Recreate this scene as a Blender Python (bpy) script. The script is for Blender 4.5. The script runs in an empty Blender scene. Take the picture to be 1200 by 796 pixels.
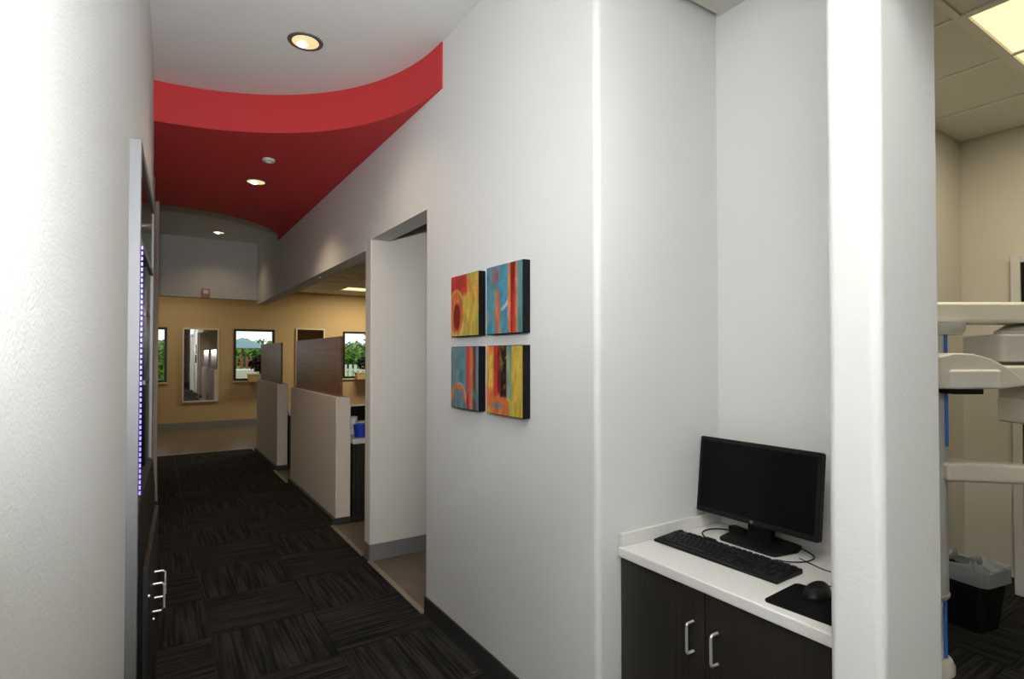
import bpy, bmesh, math, random
from mathutils import Vector, Matrix
random.seed(7)
scn = bpy.context.scene
COL = scn.collection
R = math.radians

# ------------------------------------------------------------------ camera
cam = bpy.data.cameras.new('camera')
cam.lens = 36.0 * 648.0 / 1200.0
cam.sensor_width = 36.0
cam.shift_y = 0.00735
cam.clip_start = 0.02
camo = bpy.data.objects.new('camera', cam)
COL.objects.link(camo)
camo.location = (0, 0, 1.4)
camo.rotation_euler = (R(90.9), 0, R(-32.9))
scn.camera = camo

# ------------------------------------------------------------------ world: bright hazy summer sky
w = bpy.data.worlds.new('sky')
scn.world = w
w.use_nodes = True
bg = w.node_tree.nodes['Background']
bg.inputs[0].default_value = (0.97, 0.98, 1.0, 1)
bg.inputs[1].default_value = 1.25

# ------------------------------------------------------------------ the photographer's flash, a little above the lens:
# its head is turned up so most of the light bounces off the white ceiling, with a weaker direct spill forward
def flash(name, energy, size, blend, loc, rot):
    fl = bpy.data.lights.new(name, 'SPOT')
    fl.energy = energy
    fl.color = (0.985, 0.99, 1.0)
    fl.spot_size = R(size)
    fl.spot_blend = blend
    fl.shadow_soft_size = 0.05
    o = bpy.data.objects.new(name, fl)
    COL.objects.link(o)
    o.location = loc
    o.rotation_euler = rot


flash('camera_flash', 190, 101, 1.0, (-0.02, -0.02, 1.70), (R(102), 0, R(-1)))
flash('camera_flash_bounce', 690, 104, 0.8, (0.16, -0.15, 1.78), (R(200), 0, R(-40)))

# ------------------------------------------------------------------ exposure
vs = scn.view_settings
vs.view_transform = 'Standard'
vs.look = 'None'
vs.gamma = 1.0
vs.use_curve_mapping = False
vs.exposure = 0.25


# ================================================================== materials
def _mat(name):
    m = bpy.data.materials.new(name)
    m.use_nodes = True
    return m, m.node_tree.nodes, m.node_tree.links, m.node_tree.nodes['Principled BSDF']


def mat(name, col, rough=0.6, metal=0.0, spec=0.5, bump=0.0, bscale=60.0, var=0.0, vscale=6.0, emis=None, estr=0.0,
        stretch=None):
    m, N, L, p = _mat(name)
    p.inputs['Base Color'].default_value = (*col, 1)
    p.inputs['Roughness'].default_value = rough
    p.inputs['Metallic'].default_value = metal
    p.inputs['Specular IOR Level'].default_value = spec
    tc = N.new('ShaderNodeTexCoord')
    src = tc.outputs['Object']
    if stretch:
        mp = N.new('ShaderNodeMapping')
        mp.inputs['Scale'].default_value = stretch
        L.new(src, mp.inputs['Vector'])
        src = mp.outputs['Vector']
    if var > 0:
        n = N.new('ShaderNodeTexNoise')
        n.inputs['Scale'].default_value = vscale
        n.inputs['Detail'].default_value = 5
        L.new(src, n.inputs['Vector'])
        r = N.new('ShaderNodeValToRGB')
        r.color_ramp.elements[0].position = 0.3
        r.color_ramp.elements[1].position = 0.7
        r.color_ramp.elements[0].color = (*[c * (1 - var) for c in col], 1)
        r.color_ramp.elements[1].color = (*[min(1, c * (1 + var)) for c in col], 1)
        L.new(n.outputs['Fac'], r.inputs['Fac'])
        L.new(r.outputs['Color'], p.inputs['Base Color'])
    if bump > 0:
        n2 = N.new('ShaderNodeTexNoise')
        n2.inputs['Scale'].default_value = bscale
        n2.inputs['Detail'].default_value = 3
        L.new(src, n2.inputs['Vector'])
        b = N.new('ShaderNodeBump')
        b.inputs['Strength'].default_value = bump
        b.inputs['Distance'].default_value = 0.004
        L.new(n2.outputs['Fac'], b.inputs['Height'])
        L.new(b.outputs['Normal'], p.inputs['Normal'])
    if emis:
        p.inputs['Emission Color'].default_value = (*emis, 1)
        p.inputs['Emission Strength'].default_value = estr
    return m


def wood(name, dark, light, rough=0.4, axis=2, freq=70.0):
    """streaky veneer with the grain running along `axis`"""
    m, N, L, p = _mat(name)
    tc = N.new('ShaderNodeTexCoord')
    mp = N.new('ShaderNodeMapping')
    sc = [freq, freq, freq]
    sc[axis] = 1.5
    mp.inputs['Scale'].default_value = sc
    L.new(tc.outputs['Object'], mp.inputs['Vector'])
    n = N.new('ShaderNodeTexNoise')
    n.inputs['Scale'].default_value = 1.0
    n.inputs['Detail'].default_value = 6
    n.inputs['Roughness'].default_value = 0.65
    L.new(mp.outputs['Vector'], n.inputs['Vector'])
    r = N.new('ShaderNodeValToRGB')
    r.color_ramp.elements[0].position = 0.32
    r.color_ramp.elements[1].position = 0.68
    r.color_ramp.elements[0].color = (*dark, 1)
    r.color_ramp.elements[1].color = (*light, 1)
    L.new(n.outputs['Fac'], r.inputs['Fac'])
    L.new(r.outputs['Color'], p.inputs['Base Color'])
    p.inputs['Roughness'].default_value = rough
    b = N.new('ShaderNodeBump')
    b.inputs['Strength'].default_value = 0.08
    b.inputs['Distance'].default_value = 0.002
    L.new(n.outputs['Fac'], b.inputs['Height'])
    L.new(b.outputs['Normal'], p.inputs['Normal'])
    return m


def carpet(name, axis):
    """loop-pile carpet tile: narrow broken lines along one axis"""
    m, N, L, p = _mat(name)
    tc = N.new('ShaderNodeTexCoord')
    mp = N.new('ShaderNodeMapping')
    sc = [2.0, 2.0, 2.0]
    sc[1 - axis] = 62.0
    mp.inputs['Scale'].default_value = sc
    oi = N.new('ShaderNodeObjectInfo')
    ad = N.new('ShaderNodeVectorMath')
    ad.operation = 'ADD'
    L.new(tc.outputs['Object'], ad.inputs[0])
    cx = N.new('ShaderNodeCombineXYZ')
    L.new(oi.outputs['Random'], cx.inputs[0])
    L.new(oi.outputs['Random'], cx.inputs[1])
    L.new(cx.outputs[0], ad.inputs[1])
    L.new(ad.outputs[0], mp.inputs['Vector'])
    n = N.new('ShaderNodeTexNoise')
    n.inputs['Scale'].default_value = 1.0
    n.inputs['Detail'].default_value = 2
    L.new(mp.outputs['Vector'], n.inputs['Vector'])
    f = N.new('ShaderNodeTexNoise')
    f.inputs['Scale'].default_value = 330
    L.new(tc.outputs['Object'], f.inputs['Vector'])
    mx = N.new('ShaderNodeMath')
    mx.operation = 'MULTIPLY_ADD'
    L.new(f.outputs['Fac'], mx.inputs[0])
    mx.inputs[1].default_value = 0.25
    L.new(n.outputs['Fac'], mx.inputs[2])
    r = N.new('ShaderNodeValToRGB')
    r.color_ramp.elements[0].position = 0.5
    r.color_ramp.elements[1].position = 0.78
    r.color_ramp.elements[0].color = (0.010, 0.010, 0.0095, 1)
    r.color_ramp.elements[1].color = (0.040, 0.039, 0.035, 1)
    L.new(mx.outputs[0], r.inputs['Fac'])
    L.new(r.outputs['Color'], p.inputs['Base Color'])
    p.inputs['Roughness'].default_value = 0.95
    p.inputs['Specular IOR Level'].default_value = 0.1
    b = N.new('ShaderNodeBump')
    b.inputs['Strength'].default_value = 0.5
    b.inputs['Distance'].default_value = 0.004
    L.new(mx.outputs[0], b.inputs['Height'])
    L.new(b.outputs['Normal'], p.inputs['Normal'])
    return m


def glass_mat(name, tint=(0.95, 0.97, 0.97)):
    m = bpy.data.materials.new(name)
    m.use_nodes = True
    N, L = m.node_tree.nodes, m.node_tree.links
    N.clear()
    out = N.new('ShaderNodeOutputMaterial')
    mix = N.new('ShaderNodeMixShader')
    fr = N.new('ShaderNodeFresnel')
    fr.inputs['IOR'].default_value = 1.5
    tr = N.new('ShaderNodeBsdfTransparent')
    tr.inputs[0].default_value = (*tint, 1)
    gl = N.new('ShaderNodeBsdfGlossy')
    gl.inputs['Roughness'].default_value = 0.01
    L.new(fr.outputs[0], mix.inputs[0])
    L.new(tr.outputs[0], mix.inputs[1])
    L.new(gl.outputs[0], mix.inputs[2])
    L.new(mix.outputs[0], out.inputs[0])
    return m


def liner_mat():
    m = bpy.data.materials.new('bin liner film')
    m.use_nodes = True
    N, L = m.node_tree.nodes, m.node_tree.links
    N.clear()
    out = N.new('ShaderNodeOutputMaterial')
    mix = N.new('ShaderNodeMixShader')
    mix.inputs[0].default_value = 0.45
    tr = N.new('ShaderNodeBsdfTransparent')
    p = N.new('ShaderNodeBsdfPrincipled')
    p.inputs['Base Color'].default_value = (0.55, 0.6, 0.62, 1)
    p.inputs['Roughness'].default_value = 0.25
    L.new(tr.outputs[0], mix.inputs[1])
    L.new(p.outputs[0], mix.inputs[2])
    L.new(mix.outputs[0], out.inputs[0])
    return m


def painted(name):
    m, N, L, p = _mat(name)
    a = N.new('ShaderNodeVertexColor')
    a.layer_name = 'paint'
    L.new(a.outputs['Color'], p.inputs['Base Color'])
    p.inputs['Roughness'].default_value = 0.45
    tc = N.new('ShaderNodeTexCoord')
    n = N.new('ShaderNodeTexNoise')
    n.inputs['Scale'].default_value = 150
    L.new(tc.outputs['Object'], n.inputs['Vector'])
    b = N.new('ShaderNodeBump')
    b.inputs['Strength'].default_value = 0.3
    b.inputs['Distance'].default_value = 0.002
    L.new(n.outputs['Fac'], b.inputs['Height'])
    L.new(b.outputs['Normal'], p.inputs['Normal'])
    return m


def leaf_mat(name, a, b):
    m, N, L, p = _mat(name)
    g = N.new('ShaderNodeNewGeometry')
    r = N.new('ShaderNodeValToRGB')
    r.color_ramp.elements[0].color = (*a, 1)
    r.color_ramp.elements[1].color = (*b, 1)
    L.new(g.outputs['Random Per Island'], r.inputs['Fac'])
    L.new(r.outputs['Color'], p.inputs['Base Color'])
    p.inputs['Roughness'].default_value = 0.6
    return m


M = {}
M['wall'] = mat('white wall paint', (0.72, 0.72, 0.71), 0.75, bump=0.22, bscale=140, spec=0.25)
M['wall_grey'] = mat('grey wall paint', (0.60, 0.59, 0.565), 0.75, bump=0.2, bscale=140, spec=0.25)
M['half_wall'] = mat('warm grey half wall paint', (0.70, 0.63, 0.535), 0.75, bump=0.2, bscale=140, spec=0.25)
M['partition'] = mat('warm white partition tone', (0.72, 0.685, 0.625), 0.75, bump=0.2, bscale=140, spec=0.25)  # slightly warmer tone than the white corridor wall
M['taupe'] = mat('taupe wall tone', (0.46, 0.41, 0.36), 0.7, bump=0.15, bscale=140, spec=0.25)  # even taupe tone, darker and browner than the white wall
M['tan'] = mat('tan wall paint', (0.53, 0.375, 0.185), 0.8, bump=0.15, bscale=140, spec=0.2)
M['cream'] = mat('cream wall paint', (0.60, 0.57, 0.49), 0.8, bump=0.15, bscale=140, spec=0.2)
M['ceiling'] = mat('ceiling paint', (0.76, 0.775, 0.75), 0.85, bump=0.1, bscale=150, spec=0.2)
M['red'] = mat('red soffit paint', (0.60, 0.045, 0.05), 0.6, bump=0.1, bscale=150, spec=0.3)
M['base'] = mat('charcoal rubber baseboard', (0.035, 0.035, 0.037), 0.45)
M['base_grey'] = mat('grey rubber baseboard', (0.20, 0.195, 0.19), 0.45)
M['cp_x'] = carpet('carpet lines across', 0)
M['cp_y'] = carpet('carpet lines along', 1)
M['vinyl'] = mat('tan vinyl floor', (0.15, 0.12, 0.078), 0.3, var=0.08, vscale=5, spec=0.4)
M['brown_tile'] = mat('brown floor tile', (0.16, 0.125, 0.09), 0.4, var=0.15, vscale=8)
M['strip'] = mat('brass transition strip', (0.40, 0.35, 0.26), 0.35, metal=0.6)
M['slab'] = mat('concrete slab', (0.2, 0.2, 0.2), 0.9, var=0.1)
M['steel'] = mat('brushed steel', (0.22, 0.222, 0.226), 0.6, metal=0.75, bump=0.05, bscale=30, stretch=(80, 80, 2))
M['chrome'] = mat('satin nickel', (0.80, 0.80, 0.79), 0.38, metal=0.75)
M['dark_wood'] = wood('dark espresso laminate', (0.008, 0.007, 0.006), (0.028, 0.024, 0.020), 0.45, 2, 90)
M['panel_wood'] = wood('glossy brown veneer', (0.14, 0.058, 0.026), (0.28, 0.135, 0.068), 0.3, 1, 30)
M['panel_wood'].node_tree.nodes['Principled BSDF'].inputs['Specular IOR Level'].default_value = 0.22
M['laminate'] = mat('white speckled laminate', (0.72, 0.71, 0.68), 0.35, var=0.05, vscale=220)
M['black'] = mat('black plastic', (0.006, 0.006, 0.0065), 0.45, spec=0.22)
M['black_matte'] = mat('black cloth', (0.004, 0.004, 0.0045), 0.95, bump=0.3, bscale=900, spec=0.1)
M['key'] = mat('black key plastic', (0.008, 0.008, 0.009), 0.5, spec=0.25)
M['screen'] = mat('dark screen', (0.003, 0.003, 0.0035), 0.25, spec=0.12)
M['gloss_black'] = mat('gloss black', (0.006, 0.006, 0.008), 0.1)
M['led'] = mat('purple light emitting diodes', (0.2, 0.15, 0.6), 0.4, emis=(0.22, 0.17, 1.0), estr=1.5)
M['lens'] = mat('lamp lens', (1, 0.95, 0.8), 0.4, emis=(1.0, 0.80, 0.45), estr=3.0)
M['lens_core'] = mat('lamp bulb', (1, 1, 1), 0.4, emis=(1.0, 0.97, 0.95), estr=9.0)
M['reflector'] = mat('gold lamp reflector', (0.85, 0.72, 0.42), 0.3, metal=1.0, emis=(1.0, 0.80, 0.42), estr=0.75)
M['diffuser'] = mat('troffer diffuser', (1, 0.95, 0.75), 0.5, emis=(1.0, 0.84, 0.42), estr=1.0)
M['white_metal'] = mat('white enamel', (0.75, 0.74, 0.70), 0.4)
M['tile'] = mat('mineral fibre ceiling tile', (0.68, 0.66, 0.60), 0.9, bump=0.5, bscale=170, var=0.04, vscale=90)
M['tbar'] = mat('ceiling grid enamel', (0.72, 0.70, 0.64), 0.5)
M['machine'] = mat('ivory machine shell', (0.72, 0.69, 0.60), 0.35)
M['machine_grey'] = mat('grey machine shell', (0.52, 0.52, 0.50), 0.4)
M['blue'] = mat('blue stripe', (0.05, 0.16, 0.55), 0.4)
M['blue_cup'] = mat('blue cup plastic', (0.01, 0.045, 0.42), 0.35)
M['paper'] = mat('white paper', (0.78, 0.77, 0.72), 0.7)
M['cream_card'] = mat('cream card', (0.70, 0.62, 0.44), 0.7)
M['glass'] = glass_mat('window glass')
M['mirror'] = mat('mirror silver', (0.88, 0.88, 0.86), 0.015, metal=1.0)
M['mirror_frame'] = mat('cream mirror frame', (0.62, 0.54, 0.38), 0.5)
M['win_black'] = mat('black window frame', (0.012, 0.011, 0.011), 0.4)
M['liner'] = liner_mat()
M['canvas'] = painted('painted canvas')
M['canvas_edge'] = mat('black canvas edge', (0.005, 0.005, 0.005), 0.7, spec=0.15)
M['grass'] = mat('lawn', (0.10, 0.24, 0.045), 0.9, var=0.3, vscale=3)
M['leaf_a'] = leaf_mat('tree leaves', (0.05, 0.13, 0.02), (0.25, 0.42, 0.07))
M['leaf_b'] = leaf_mat('dark leaves', (0.006, 0.014, 0.006), (0.02, 0.04, 0.015))
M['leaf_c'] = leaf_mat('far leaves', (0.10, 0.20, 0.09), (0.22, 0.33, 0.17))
M['bark'] = mat('bark', (0.12, 0.08, 0.05), 0.9, bump=0.4, bscale=30)
M['teal_roof'] = mat('grey teal canopy', (0.18, 0.30, 0.31), 0.7)
M['rust'] = mat('rust red paint', (0.28, 0.07, 0.045), 0.6)
M['pink'] = mat('faded red plastic', (0.45, 0.20, 0.16), 0.5)


# ================================================================== mesh helpers
class MB:
    def __init__(self):
        self.v, self.f = [], []

    def add(self, vs, fs):
        o = len(self.v)
        self.v += [tuple(p) for p in vs]
        self.f += [tuple(i + o for i in q) for q in fs]
        return self

    def box(self, x0, x1, y0, y1, z0, z1):
        return self.add([(x0, y0, z0), (x1, y0, z0), (x1, y1, z0), (x0, y1, z0), (x0, y0, z1), (x1, y0, z1), (x1, y1, z1),
                         (x0, y1, z1)],
                        [(0, 3, 2, 1), (4, 5, 6, 7), (0, 1, 5, 4), (1, 2, 6, 5), (2, 3, 7, 6), (3, 0, 4, 7)])

    def prism(self, pts, z0, z1):
        """extrude an XY outline; winding is made counter-clockwise"""
        a = sum(pts[i][0] * pts[(i + 1) % len(pts)][1] - pts[(i + 1) % len(pts)][0] * pts[i][1] for i in range(len(pts)))
        if a < 0:
            pts = pts[::-1]
        n = len(pts)
        vs = [(x, y, z0) for x, y in pts] + [(x, y, z1) for x, y in pts]
        fs = [tuple(range(n - 1, -1, -1)), tuple(range(n, 2 * n))]
        fs += [(i, (i + 1) % n, n + (i + 1) % n, n + i) for i in range(n)]
        return self.add(vs, fs)

    def prism_m(self, pts, z0, z1, mtx):
        t = MB().prism(pts, z0, z1)
        return self.add([mtx @ Vector(p) for p in t.v], t.f)

    def lathe(self, prof, c=(0, 0, 0), n=32, axis='z'):
        """profile of (radius, height) turned about an axis"""
        vs, fs = [], []
        for r, h in prof:
            for k in range(n):
                a = 2 * math.pi * k / n
                p = (r * math.cos(a), r * math.sin(a), h)
                if axis == 'x':
                    p = (p[2], p[0], p[1])
                elif axis == 'y':
                    p = (p[1], p[2], p[0])
                vs.append((c[0] + p[0], c[1] + p[1], c[2] + p[2]))
        m = len(prof)
        for i in range(m - 1):
            for k in range(n):
                k2 = (k + 1) % n
                fs.append((i * n + k, i * n + k2, (i + 1) * n + k2, (i + 1) * n + k))
        fs.append(tuple(range(n - 1, -1, -1)))
        fs.append(tuple((m - 1) * n + k for k in range(n)))
        return self.add(vs, fs)

    def tube(self, path, r, n=8):
        path = [Vector(p) for p in path]
        vs, fs = [], []
        up = Vector((0, 0, 1))
        for i, p in enumerate(path):
            t = (path[min(i + 1, len(path) - 1)] - path[max(i - 1, 0)]).normalized()
            ref = up if abs(t.dot(up)) < 0.95 else Vector((1, 0.1, 0))
            a = t.cross(ref).normalized()
            b = t.cross(a)
            for k in range(n):
                q = 2 * math.pi * k / n
                vs.append(p + a * (r * math.cos(q)) + b * (r * math.sin(q)))
        for i in range(len(path) - 1):
            for k in range(n):
                k2 = (k + 1) % n
                fs.append((i * n + k, (i + 1) * n + k, (i + 1) * n + k2, i * n + k2))
        fs.append(tuple(range(n)))
        fs.append(tuple((len(path) - 1) * n + k for k in range(n - 1, -1, -1)))
        return self.add(vs, fs)

    def build(self, name, m, parent=None, world=False, bevel=0.0, smooth=False, seg=2):
        vs = self.v
        if parent is not None and world:
            o = parent.location
            vs = [(p[0] - o[0], p[1] - o[1], p[2] - o[2]) for p in vs]
        me = bpy.data.meshes.new(name)
        me.from_pydata(vs, [], self.f)
        bm = bmesh.new()
        bm.from_mesh(me)
        bmesh.ops.recalc_face_normals(bm, faces=bm.faces)
        bm.to_mesh(me)
        bm.free()
        me.update()
        if isinstance(m, str):
            m = M[m]
        me.materials.append(m)
        ob = bpy.data.objects.new(name, me)
        COL.objects.link(ob)
        if parent is not None:
            ob.parent = parent
        if smooth or bevel > 0:
            me.polygons.foreach_set('use_smooth', [True] * len(me.polygons))
            if hasattr(me, 'set_sharp_from_angle'):
                me.set_sharp_from_angle(angle=R(38))
        if smooth and bevel <= 0:
            wn = ob.modifiers.new('weighted_normal', 'WEIGHTED_NORMAL')
            wn.weight = 100
            wn.keep_sharp = True
        if bevel > 0:
            b = ob.modifiers.new('bevel', 'BEVEL')
            b.width = bevel
            b.segments = seg
            b.limit_method = 'ANGLE'
            b.angle_limit = R(35)
            b.harden_normals = True
        return ob


def rounded(pts, radii, seg=6):
    """round the corners of an outline"""
    out = []
    n = len(pts)
    for i in range(n):
        r = radii[i] if isinstance(radii, (list, tuple)) else radii
        p = Vector(pts[i])
        if r <= 0:
            out.append((p.x, p.y))
            continue
        a = (Vector(pts[i - 1]) - p)
        b = (Vector(pts[(i + 1) % n]) - p)
        a.normalize()
        b.normalize()
        ang = a.angle(b)
        t = r / math.tan(ang / 2)
        c = p + (a + b).normalized() * (r / math.sin(ang / 2))
        s, e = p + a * t - c, p + b * t - c
        a0 = math.atan2(s.y, s.x)
        a1 = math.atan2(e.y, e.x)
        d = (a1 - a0 + math.pi) % (2 * math.pi) - math.pi
        for k in range(seg + 1):
            q = a0 + d * k / seg
            out.append((c.x + r * math.cos(q), c.y + r * math.sin(q)))
    return out


def rect(x0, x1, y0, y1):
    return [(x0, y0), (x1, y0), (x1, y1), (x0, y1)]


def tag(o, label=None, cat=None, group=None, kind=None):
    if label:
        o['label'] = label
    if cat:
        o['category'] = cat
    if group:
        o['group'] = group
    if kind:
        o['kind'] = kind
    return o


def struct(o, label=None, cat=None):
    tag(o, label, cat, None, 'structure')
    return o


def empty(name, loc=(0, 0, 0), rz=0.0):
    o = bpy.data.objects.new(name, None)
    COL.objects.link(o)
    o.location = loc
    o.rotation_euler = (0, 0, rz)
    o.empty_display_size = 0.05
    return o


def copy_tree(o, parent=None):
    c = o.copy()
    COL.objects.link(c)
    c.parent = parent
    for ch in list(o.children):
        copy_tree(ch, c)
    return c


WX = 1.245      # face of the right corridor wall
CZ = 3.03       # corridor ceiling
RZ = 2.79       # underside of the red soffit
DZ = 2.75       # dropped ceilings
HB = 2.14       # underside of the long header beam
FY = 12.36      # far wall


def lw(y):      # the gently bowed left wall
    return -0.013 - 0.013 * (4.2 - y) ** 2


# ================================================================== structure
struct(MB().box(-3.3, 6.8, -9.3, FY + 0.15, -0.12, -0.012).build('floor', 'slab'), 'concrete floor slab under the carpet and tile', 'floor')
struct(MB().box(-3.3, 6.8, -9.3, FY + 0.15, 3.16, 3.3).build('roof', 'slab'), 'flat roof slab over the whole office', 'roof')

# left wall, bowed
pl = [(lw(-3 + 8.1 * k / 60), -3 + 8.1 * k / 60) for k in range(61)]
struct(MB().prism([(lw(-3), -9.0)] + pl + [(-0.9, 5.1), (-0.9, -9.0)], 0, 3.16).build('wall_left', 'wall', smooth=True),
       'bowed white corridor wall beside the steel framed kiosk', 'wall')
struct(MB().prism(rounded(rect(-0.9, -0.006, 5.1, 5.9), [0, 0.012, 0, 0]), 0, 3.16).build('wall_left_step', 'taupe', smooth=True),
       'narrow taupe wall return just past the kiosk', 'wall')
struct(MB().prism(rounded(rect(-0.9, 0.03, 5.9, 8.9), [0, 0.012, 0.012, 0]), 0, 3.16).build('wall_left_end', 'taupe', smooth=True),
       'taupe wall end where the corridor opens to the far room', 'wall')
bl = [(lw(-3 + 8.1 * k / 60) + 0.009, -3 + 8.1 * k / 60) for k in range(61)]
struct(MB().prism(bl + [(x - 0.02, y) for x, y in pl[::-1]], 0, 0.1).build('baseboard_left', 'base'), 'dark rubber baseboard along the bowed wall', 'baseboard')
struct(MB().box(-0.05, 0.039, 5.89, 8.91, 0, 0.1).build('baseboard_left_end', 'base'), 'dark baseboard around the taupe wall end', 'baseboard')

# right wall between the recess and the doorway, with the headers that run on
mb = MB()
mb.prism(rounded([(WX, 1.40), (WX + 0.13, 1.40), (WX + 0.13, 2.785), (WX, 2.785)], [0.022, 0, 0, 0.008]), 0, 2.20)
mb.prism(rounded([(WX, 1.40), (WX + 0.13, 1.40), (WX + 0.13, 8.75), (WX, 8.75)], [0.022, 0, 0, 0]), 2.20, 3.16)
mb.box(WX, WX + 0.13, 3.83, 8.75, HB, 2.20)
struct(mb.build('wall_right', 'wall', smooth=True), 'white corridor wall with the four paintings and its long header', 'wall')
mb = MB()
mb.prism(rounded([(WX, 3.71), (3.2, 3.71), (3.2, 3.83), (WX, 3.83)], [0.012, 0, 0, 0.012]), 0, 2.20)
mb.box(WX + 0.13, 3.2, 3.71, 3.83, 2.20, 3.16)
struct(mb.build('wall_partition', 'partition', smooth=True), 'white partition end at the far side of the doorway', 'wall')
mb = MB()
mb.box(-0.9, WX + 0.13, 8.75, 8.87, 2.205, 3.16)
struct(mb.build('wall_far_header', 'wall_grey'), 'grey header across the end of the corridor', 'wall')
mb = MB()
mb.box(WX + 0.13, 4.5, 1.40, 1.52, 0, 3.16)
struct(mb.build('wall_niche_side', 'wall'), 'white side wall of the computer recess', 'wall')
mb = MB()
mb.prism([(1.88, 0.95), (2.0, 0.95), (2.0, 1.40), (1.88, 1.40)], 0, 3.16)
struct(mb.build('wall_niche_back', 'wall'), 'white back wall of the computer recess', 'wall')
mb = MB()
mb.prism(rounded([(WX, 0.539), (1.525, 0.539), (2.0, 0.80), (2.0, 0.95), (1.88, 0.95), (1.60, 0.65), (WX, 0.65)],
                 [0.022, 0.03, 0, 0, 0, 0, 0.022]), 0, 3.16)
struct(mb.build('wall_pillar', 'wall', smooth=True), 'white wall end between the recess and the imaging room', 'wall')
struct(MB().box(WX + 0.0, 1.88, 0.65, 1.40, RZ, 3.16).build('ceiling_niche', 'ceiling'), 'white ceiling of the computer recess', 'ceiling')
struct(MB().box(WX, WX + 0.13, -1.6, 0.539, 2.25, 3.16).build('wall_opening_header', 'wall'), 'white wall above the imaging room opening', 'wall')
struct(MB().box(2.2, 2.33, -9.0, -1.7, 0, 3.16).build('wall_right_rear', 'wall'), 'white corridor wall behind the camera', 'wall')
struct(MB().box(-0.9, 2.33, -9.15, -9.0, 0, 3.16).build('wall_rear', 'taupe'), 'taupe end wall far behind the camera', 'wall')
# corridor ceiling
struct(MB().box(-0.9, WX, -1.7, 8.75, CZ, 3.16).box(-0.9, 2.2, -9.0, -1.7, CZ, 3.16).build('ceiling', 'ceiling'), 'flat grey white corridor ceiling', 'ceiling')

# red soffit between two circular edges
fr = []
for k in range(41):
    a = math.acos(max(-1, min(1, (-0.028 + 0.05) / 1.287))) * (1 - k / 40.0)
    fr.append((-0.05 + 1.287 * math.cos(a), 2.585 + 1.287 * math.sin(a)))
fr = [p for p in fr if p[0] <= WX]
fr = [(-0.1, fr[0][1])] + fr + [(WX, fr[-1][1])]
re = []
for k in range(41):
    x = WX - (WX + 0.1) * k / 40.0
    re.append((x, 7.14 - math.sqrt(max(0, 1.145 ** 2 - (x - 0.1) ** 2)) + 0.005))
red = MB().prism(fr + re, RZ, CZ).build('red_soffit', 'red', smooth=True)
struct(red, 'curved red dropped soffit across the corridor ceiling', 'soffit')

# imaging room shell
struct(MB().box(4.28, 4.4, -1.7, 1.52, 0, 3.16).build('wall_imaging_back', 'cream'), 'cream back wall of the imaging room', 'wall')
struct(MB().box(2.0, 4.28, 1.385, 1.40, 0, DZ + 0.1).build('wall_imaging_left', 'cream'), 'cream side wall of the imaging room', 'wall')
struct(MB().box(WX, 4.4, -1.7, -1.6, 0, 3.16).build('wall_imaging_right', 'cream'), 'cream far side wall of the imaging room', 'wall')
struct(MB().box(4.265, 4.28, 1.14, 1.385, 0, 0.09).build('baseboard_imaging_back', 'base'), 'black baseboard on the imaging room back wall', 'baseboard')
struct(MB().box(2.0, 4.265, 1.372, 1.385, 0, 0.09).build('baseboard_imaging_left', 'base'), 'black baseboard on the imaging room side wall', 'baseboard')
# far wall with three window openings
wins = [(-0.58, 0.203), (1.337, 2.104), (3.518, 4.285)]
WZ0, WZ1 = 0.895, 1.94
mb = MB()
xs = [-3.3] + [v for p in wins for v in p] + [6.8]
for i in range(0, 8, 2):
    mb.box(xs[i], xs[i + 1], FY, FY + 0.15, 0, 3.16)
for a, b in wins:
    mb.box(a, b, FY, FY + 0.15, 0, WZ0)
    mb.box(a, b, FY, FY + 0.15, WZ1, 3.16)
struct(mb.build('wall_far', 'tan'), 'tan far wall with three square windows', 'wall')
struct(MB().box(-3.2, 6.6, FY - 0.012, FY, 0, 0.115).build('baseboard_far', 'base_grey'), 'grey brown baseboard below the far windows', 'baseboard')
struct(MB().box(-3.3, -3.15, 8.87, FY, 0, 3.16).build('wall_far_left', 'tan'), 'tan side wall of the far room', 'wall')
struct(MB().box(-3.15, -0.9, 8.75, 8.87, 0, 3.16).build('wall_far_return', 'tan'), 'tan return wall beside the corridor mouth', 'wall')
struct(MB().box(6.6, 6.8, 1.4, FY, 0, 3.16).build('wall_far_right', 'tan'), 'tan right wall of the treatment bays', 'wall')
struct(MB().box(3.2, 6.6, 3.71, 3.83, 0, 3.16).build('wall_bay_rear', 'tan'), 'tan rear wall of the treatment bays', 'wall')
struct(MB().box(4.4, 4.5, 1.52, 3.71, 0, 3.16).build('wall_side_room_back', 'wall_grey'), 'grey back wall of the side room', 'wall')
struct(MB().box(WX + 0.13, 4.4, 1.52, 3.71, DZ, 3.16).build('ceiling_side_room', 'ceiling'), 'plain ceiling of the side room', 'ceiling')
struct(MB().box(-3.15, WX + 0.13, 8.87, FY, DZ, 3.16).build('ceiling_far', 'ceiling'), 'plain ceiling before the far windows', 'ceiling')
# baseboards on the right
struct(MB().prism(rounded([(WX - 0.009, 1.392), (WX + 0.02, 1.392), (WX + 0.02, 2.794), (WX - 0.009, 2.794)], [0.02, 0, 0, 0.01]), 0, 0.1)
       .build('baseboard_right', 'base'), 'dark rubber baseboard under the four paintings', 'baseboard')
struct(MB().prism(rounded([(WX - 0.008, 3.70), (3.2, 3.70), (3.2, 3.838), (WX - 0.008, 3.838)], [0.015, 0, 0, 0.015]), 0, 0.11)
       .build('baseboard_partition', 'base_grey'), 'grey rubber baseboard around the partition end', 'baseboard')
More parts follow.
